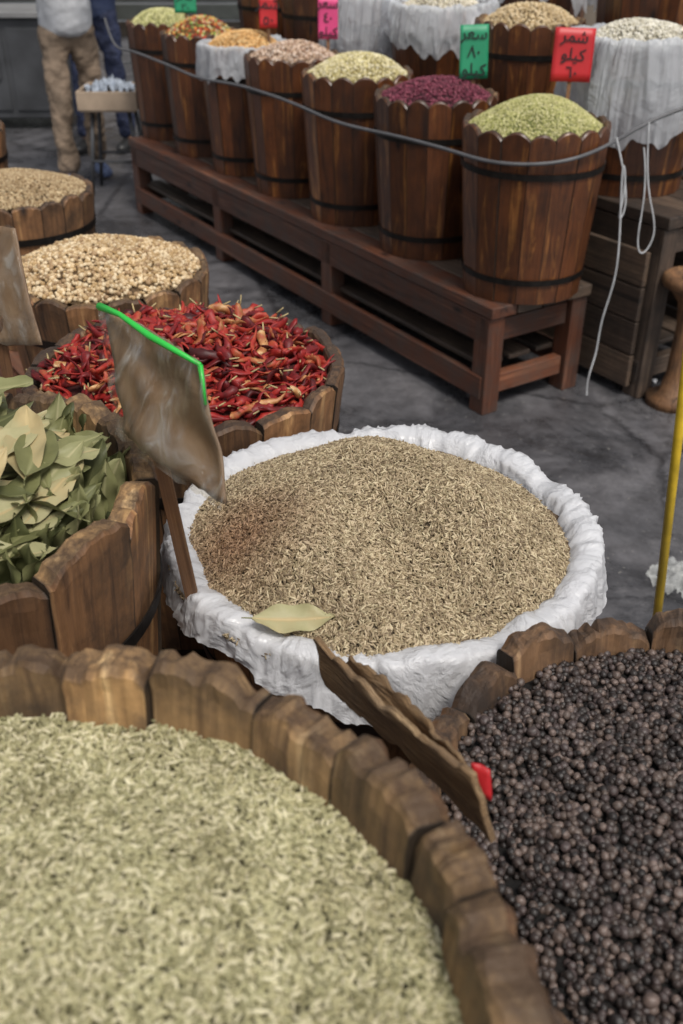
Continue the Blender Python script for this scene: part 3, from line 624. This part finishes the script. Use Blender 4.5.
# ================================================================= BACK LEFT
e=empty('metal_cabinet'); M_cab=simple('dark_steel',(.055,.057,.062),.45,5,.35); M_cab2=simple('steel_top',(.22,.22,.22),.4,5,.2)
mb=MB(); mb.beam((-3.3,8.2,.42),(-2.02,8.2,.42),.5,.68)
for x in (-3.25,-2.07):
    for y in (7.98,8.42): mb.beam((x,y,0),(x,y,.08),.06,.06,up=(0,1,0))
mb.obj('body',[M_cab],parent=e,bevel=.01)
mb=MB(); mb.beam((-3.34,8.2,.785),(-1.98,8.2,.785),.58,.04); mb.obj('top',[M_cab2],parent=e,bevel=.006)
mb=MB()
for i in range(3): mb.beam((-3.26+i*.42,7.942,.42),(-2.88+i*.42,7.942,.42),.012,.56); mb.beam((-2.93+i*.42,7.925,.36),(-2.93+i*.42,7.925,.5),.02,.015,up=(0,1,0))
mb.obj('doors',[M_cab],parent=e,bevel=.003)
e=empty('tray_on_stool')
mb=MB()
for dx in (-.13,.13):
    for dy in (-.11,.11): mb.tube([(-1.33+dx*1.2,6.19+dy*1.2,0),(-1.33+dx*.8,6.19+dy*.8,.48)],.012,8)
mb.tube([(-1.47,6.07,.2),(-1.19,6.07,.2)],.008,8); mb.tube([(-1.47,6.31,.2),(-1.19,6.31,.2)],.008,8)
mb.obj('legs',[M_cab],True,e)
mb=MB(); mb.beam((-1.49,6.19,.49),(-1.17,6.19,.49),.32,.02)
for y in (6.03,6.35): mb.beam((-1.5,y,.54),(-1.16,y,.54),.015,.1)
for x in (-1.495,-1.165): mb.beam((x,6.04,.54),(x,6.34,.54),.015,.1)
mb.obj('tray',[simple('tan_box',(.38,.29,.21),.7,8,.2)],parent=e,bevel=.003)
cl=crumple('cloth',(-1.33,6.19,0),.15,.11,simple('pale_cloth',(.3,.34,.4),.8,30,.45),9); cl.location=(0,0,.5); cl.parent=e
# ================================================================= PEOPLE
def skin(name,pts,edges,rad,m,parent,sub=2,disp=0):
    me=bpy.data.meshes.new(name); me.from_pydata(pts,edges,[]); me.materials.append(m)
    o=bpy.data.objects.new(name,me); COL.objects.link(o); o.parent=parent
    md=o.modifiers.new('skin','SKIN'); md.use_smooth_shade=True
    for i,r in enumerate(rad):
        sv=me.skin_vertices[0].data[i]; sv.radius=(r,r) if not hasattr(r,'__len__') else r; sv.use_root=(i==0)
    s=o.modifiers.new('sub','SUBSURF'); s.levels=sub+(2 if disp else 0); s.render_levels=s.levels
    if disp:
        tx=bpy.data.textures.new(name+'_folds','CLOUDS'); tx.noise_scale=.09; tx.noise_depth=3
        d=o.modifiers.new('cloth_folds','DISPLACE'); d.texture=tx; d.strength=disp; d.mid_level=.5; d.texture_coords='LOCAL'
    return o
def person(name,loc,yaw,pants,shirt,hair,shoe,stride=.12,H=1.0):
    e=empty(name); e.location=loc; e.rotation_euler=(0,0,yaw); e.scale=(H,H,H)
    sk=simple(name+'_skin',(.42,.25,.16),.5,20,.1)
    st=stride
    P=[(0,0,.88),(.09,0,.80),(.115,-.02+st*.4,.5),(.125,st*.9,.27),(.125,st,.08),(-.09,0,.80),(-.115,-.03-st*.4,.5),(-.125,-st*.8,.27),(-.125,-st,.08),(0,0,1.02)]
    skin('trousers',P,[(0,1),(1,2),(2,3),(3,4),(0,5),(5,6),(6,7),(7,8),(0,9)],[(.13,.10),(.076,.09),(.062,.068),(.058,.062),(.062,.068),(.076,.09),(.062,.068),(.058,.062),(.062,.068),(.13,.10)],pants,e,disp=.045)
    P=[(0,0,.80),(0,0,1.1),(0,-.01,1.3),(0,0,1.44),(.17,0,1.38),(.23,.03,1.14),(.20,-.14,1.16),(-.17,0,1.38),(-.23,.03,1.14),(-.20,-.14,1.16)]
    skin('shirt',P,[(0,1),(1,2),(2,3),(2,4),(4,5),(5,6),(2,7),(7,8),(8,9)],[(.175,.135),(.155,.12),(.16,.12),(.065,.06),(.07,.07),(.055,.055),(.045,.045),(.07,.07),(.055,.055),(.045,.045)],shirt,e,disp=.03)
    for sx in (1,-1):
        P=[(sx*.205,-.10,1.158),(sx*.14,-.22,1.2),(sx*.115,-.26,1.22),(sx*.10,-.285,1.24)]
        skin('forearm',P,[(0,1),(1,2),(2,3)],[.034,.026,(.02,.034),(.018,.034)],sk,e)
        for fi,(dz,ln) in enumerate(((-.03,.055),(-.01,.068),(.01,.072),(.028,.062))):
            b0=Vector((sx*.10,-.28,1.235+dz)); skin('finger',[b0,b0+Vector((-sx*ln*.35,-ln*.45,.004)),b0+Vector((-sx*ln*.85,-ln*.5,.006))],[(0,1),(1,2)],[.009,.0085,.007],sk,e,1)
        b0=Vector((sx*.115,-.255,1.25)); skin('thumb',[b0,b0+Vector((-sx*.012,-.012,.03)),b0+Vector((-sx*.03,-.022,.045))],[(0,1),(1,2)],[.011,.01,.008],sk,e,1)
        fy=st if sx>0 else -st
        P=[(sx*.125,fy+.05,.05),(sx*.127,fy-.03,.05),(sx*.132,fy-.1,.042),(sx*.135,fy-.17,.034)]
        skin('shoe',P,[(0,1),(1,2),(2,3)],[(.042,.046),(.042,.046),(.046,.038),(.036,.028)],shoe,e)
        skin('ankle',[(sx*.125,fy+.01,.06),(sx*.125,fy+.01,.16)],[(0,1)],[.036,.04],sk,e)
    skin('head_and_neck',[(0,0,1.4),(0,-.005,1.5),(0,-.02,1.57),(0,-.01,1.65),(0,0,1.70)],[(0,1),(1,2),(2,3),(3,4)],[.055,.052,(.066,.078),(.078,.095),(.06,.07)],sk,e)
    skin('hair',[(0,.03,1.56),(0,.028,1.64),(0,.01,1.72)],[(0,1),(1,2)],[.07,(.086,.085),(.065,.08)],hair,e)
    skin('nose',[(0,-.10,1.615),(0,-.122,1.59)],[(0,1)],[.009,.014],sk,e,1)
    for sx in (1,-1):
        skin('ear',[(sx*.083,0,1.625),(sx*.085,.004,1.59)],[(0,1)],[(.008,.018),(.007,.012)],sk,e,1)
        skin('eye',[(sx*.03,-.094,1.63),(sx*.036,-.092,1.63)],[(0,1)],[.009,.008],M_inkw,e,1)
        skin('pupil',[(sx*.032,-.1,1.63),(sx*.034,-.1,1.63)],[(0,1)],[.005,.005],M_ink,e,1)
    skin('mouth',[(-.022,-.098,1.555),(0,-.103,1.555),(.022,-.098,1.555)],[(0,1),(1,2)],[.004,.007,.004],simple(name+'_lip',(.35,.12,.1),.5),e,1)
person('man_in_khaki_trousers',(-1.60,6.42,0),.5,simple('khaki_cloth',srgb('776757')[:3],.85,9,.35,0,.8),simple('white_cloth',(.45,.46,.48),.85,20,.15),simple('dark_hair',(.02,.015,.012),.5),simple('blue_shoe',(.12,.16,.28),.6,60,.6),.12)
person('man_in_navy_trousers',(-1.62,7.25,0),-.3,simple('navy_cloth',(.018,.025,.06),.8,25,.3),simple('navy_shirt',(.03,.045,.1),.8,20,.2),simple('dark_hair2',(.02,.015,.012),.5),simple('black_shoe',(.02,.02,.02),.4),.06)
# ================================================================= LIGHT / CAMERA
w=bpy.data.worlds.new('World'); S.world=w; w.use_nodes=True; nt=w.node_tree
sky=nt.nodes.new('ShaderNodeTexSky'); sky.sky_type='NISHITA'; sky.sun_disc=False; sky.sun_elevation=math.radians(60); sky.sun_rotation=math.radians(150); sky.dust_density=3; sky.air_density=1
hs=nt.nodes.new('ShaderNodeHueSaturation'); hs.inputs['Saturation'].default_value=.25
nt.links.new(sky.outputs[0],hs.inputs['Color']); nt.links.new(hs.outputs[0],nt.nodes['Background'].inputs[0]); nt.nodes['Background'].inputs[1].default_value=.135
ld=bpy.data.lights.new('sun','SUN'); ld.energy=2.3; ld.angle=math.radians(16); ld.color=(1,.94,.86)
lo=bpy.data.objects.new('sun',ld); COL.objects.link(lo)
el=math.radians(60); az=math.radians(150)
dv=Vector((math.sin(az)*math.cos(el),math.cos(az)*math.cos(el),math.sin(el)))
lo.rotation_euler=(-dv).to_track_quat('-Z','Y').to_euler()
cd=bpy.data.cameras.new('camera'); cam=bpy.data.objects.new('camera',cd); COL.objects.link(cam)
cam.location=(0,0,1.6); cam.rotation_euler=(math.radians(90-32.3),0,0)
cd.sensor_fit='VERTICAL'; cd.sensor_height=36; cd.lens=36*1000/1024; cd.clip_start=.02; cd.clip_end=500
cd.dof.use_dof=True; cd.dof.focus_distance=1.35; cd.dof.aperture_fstop=6.0
S.camera=cam
S.view_settings.view_transform='Standard'; S.view_settings.look='None'; S.view_settings.exposure=0
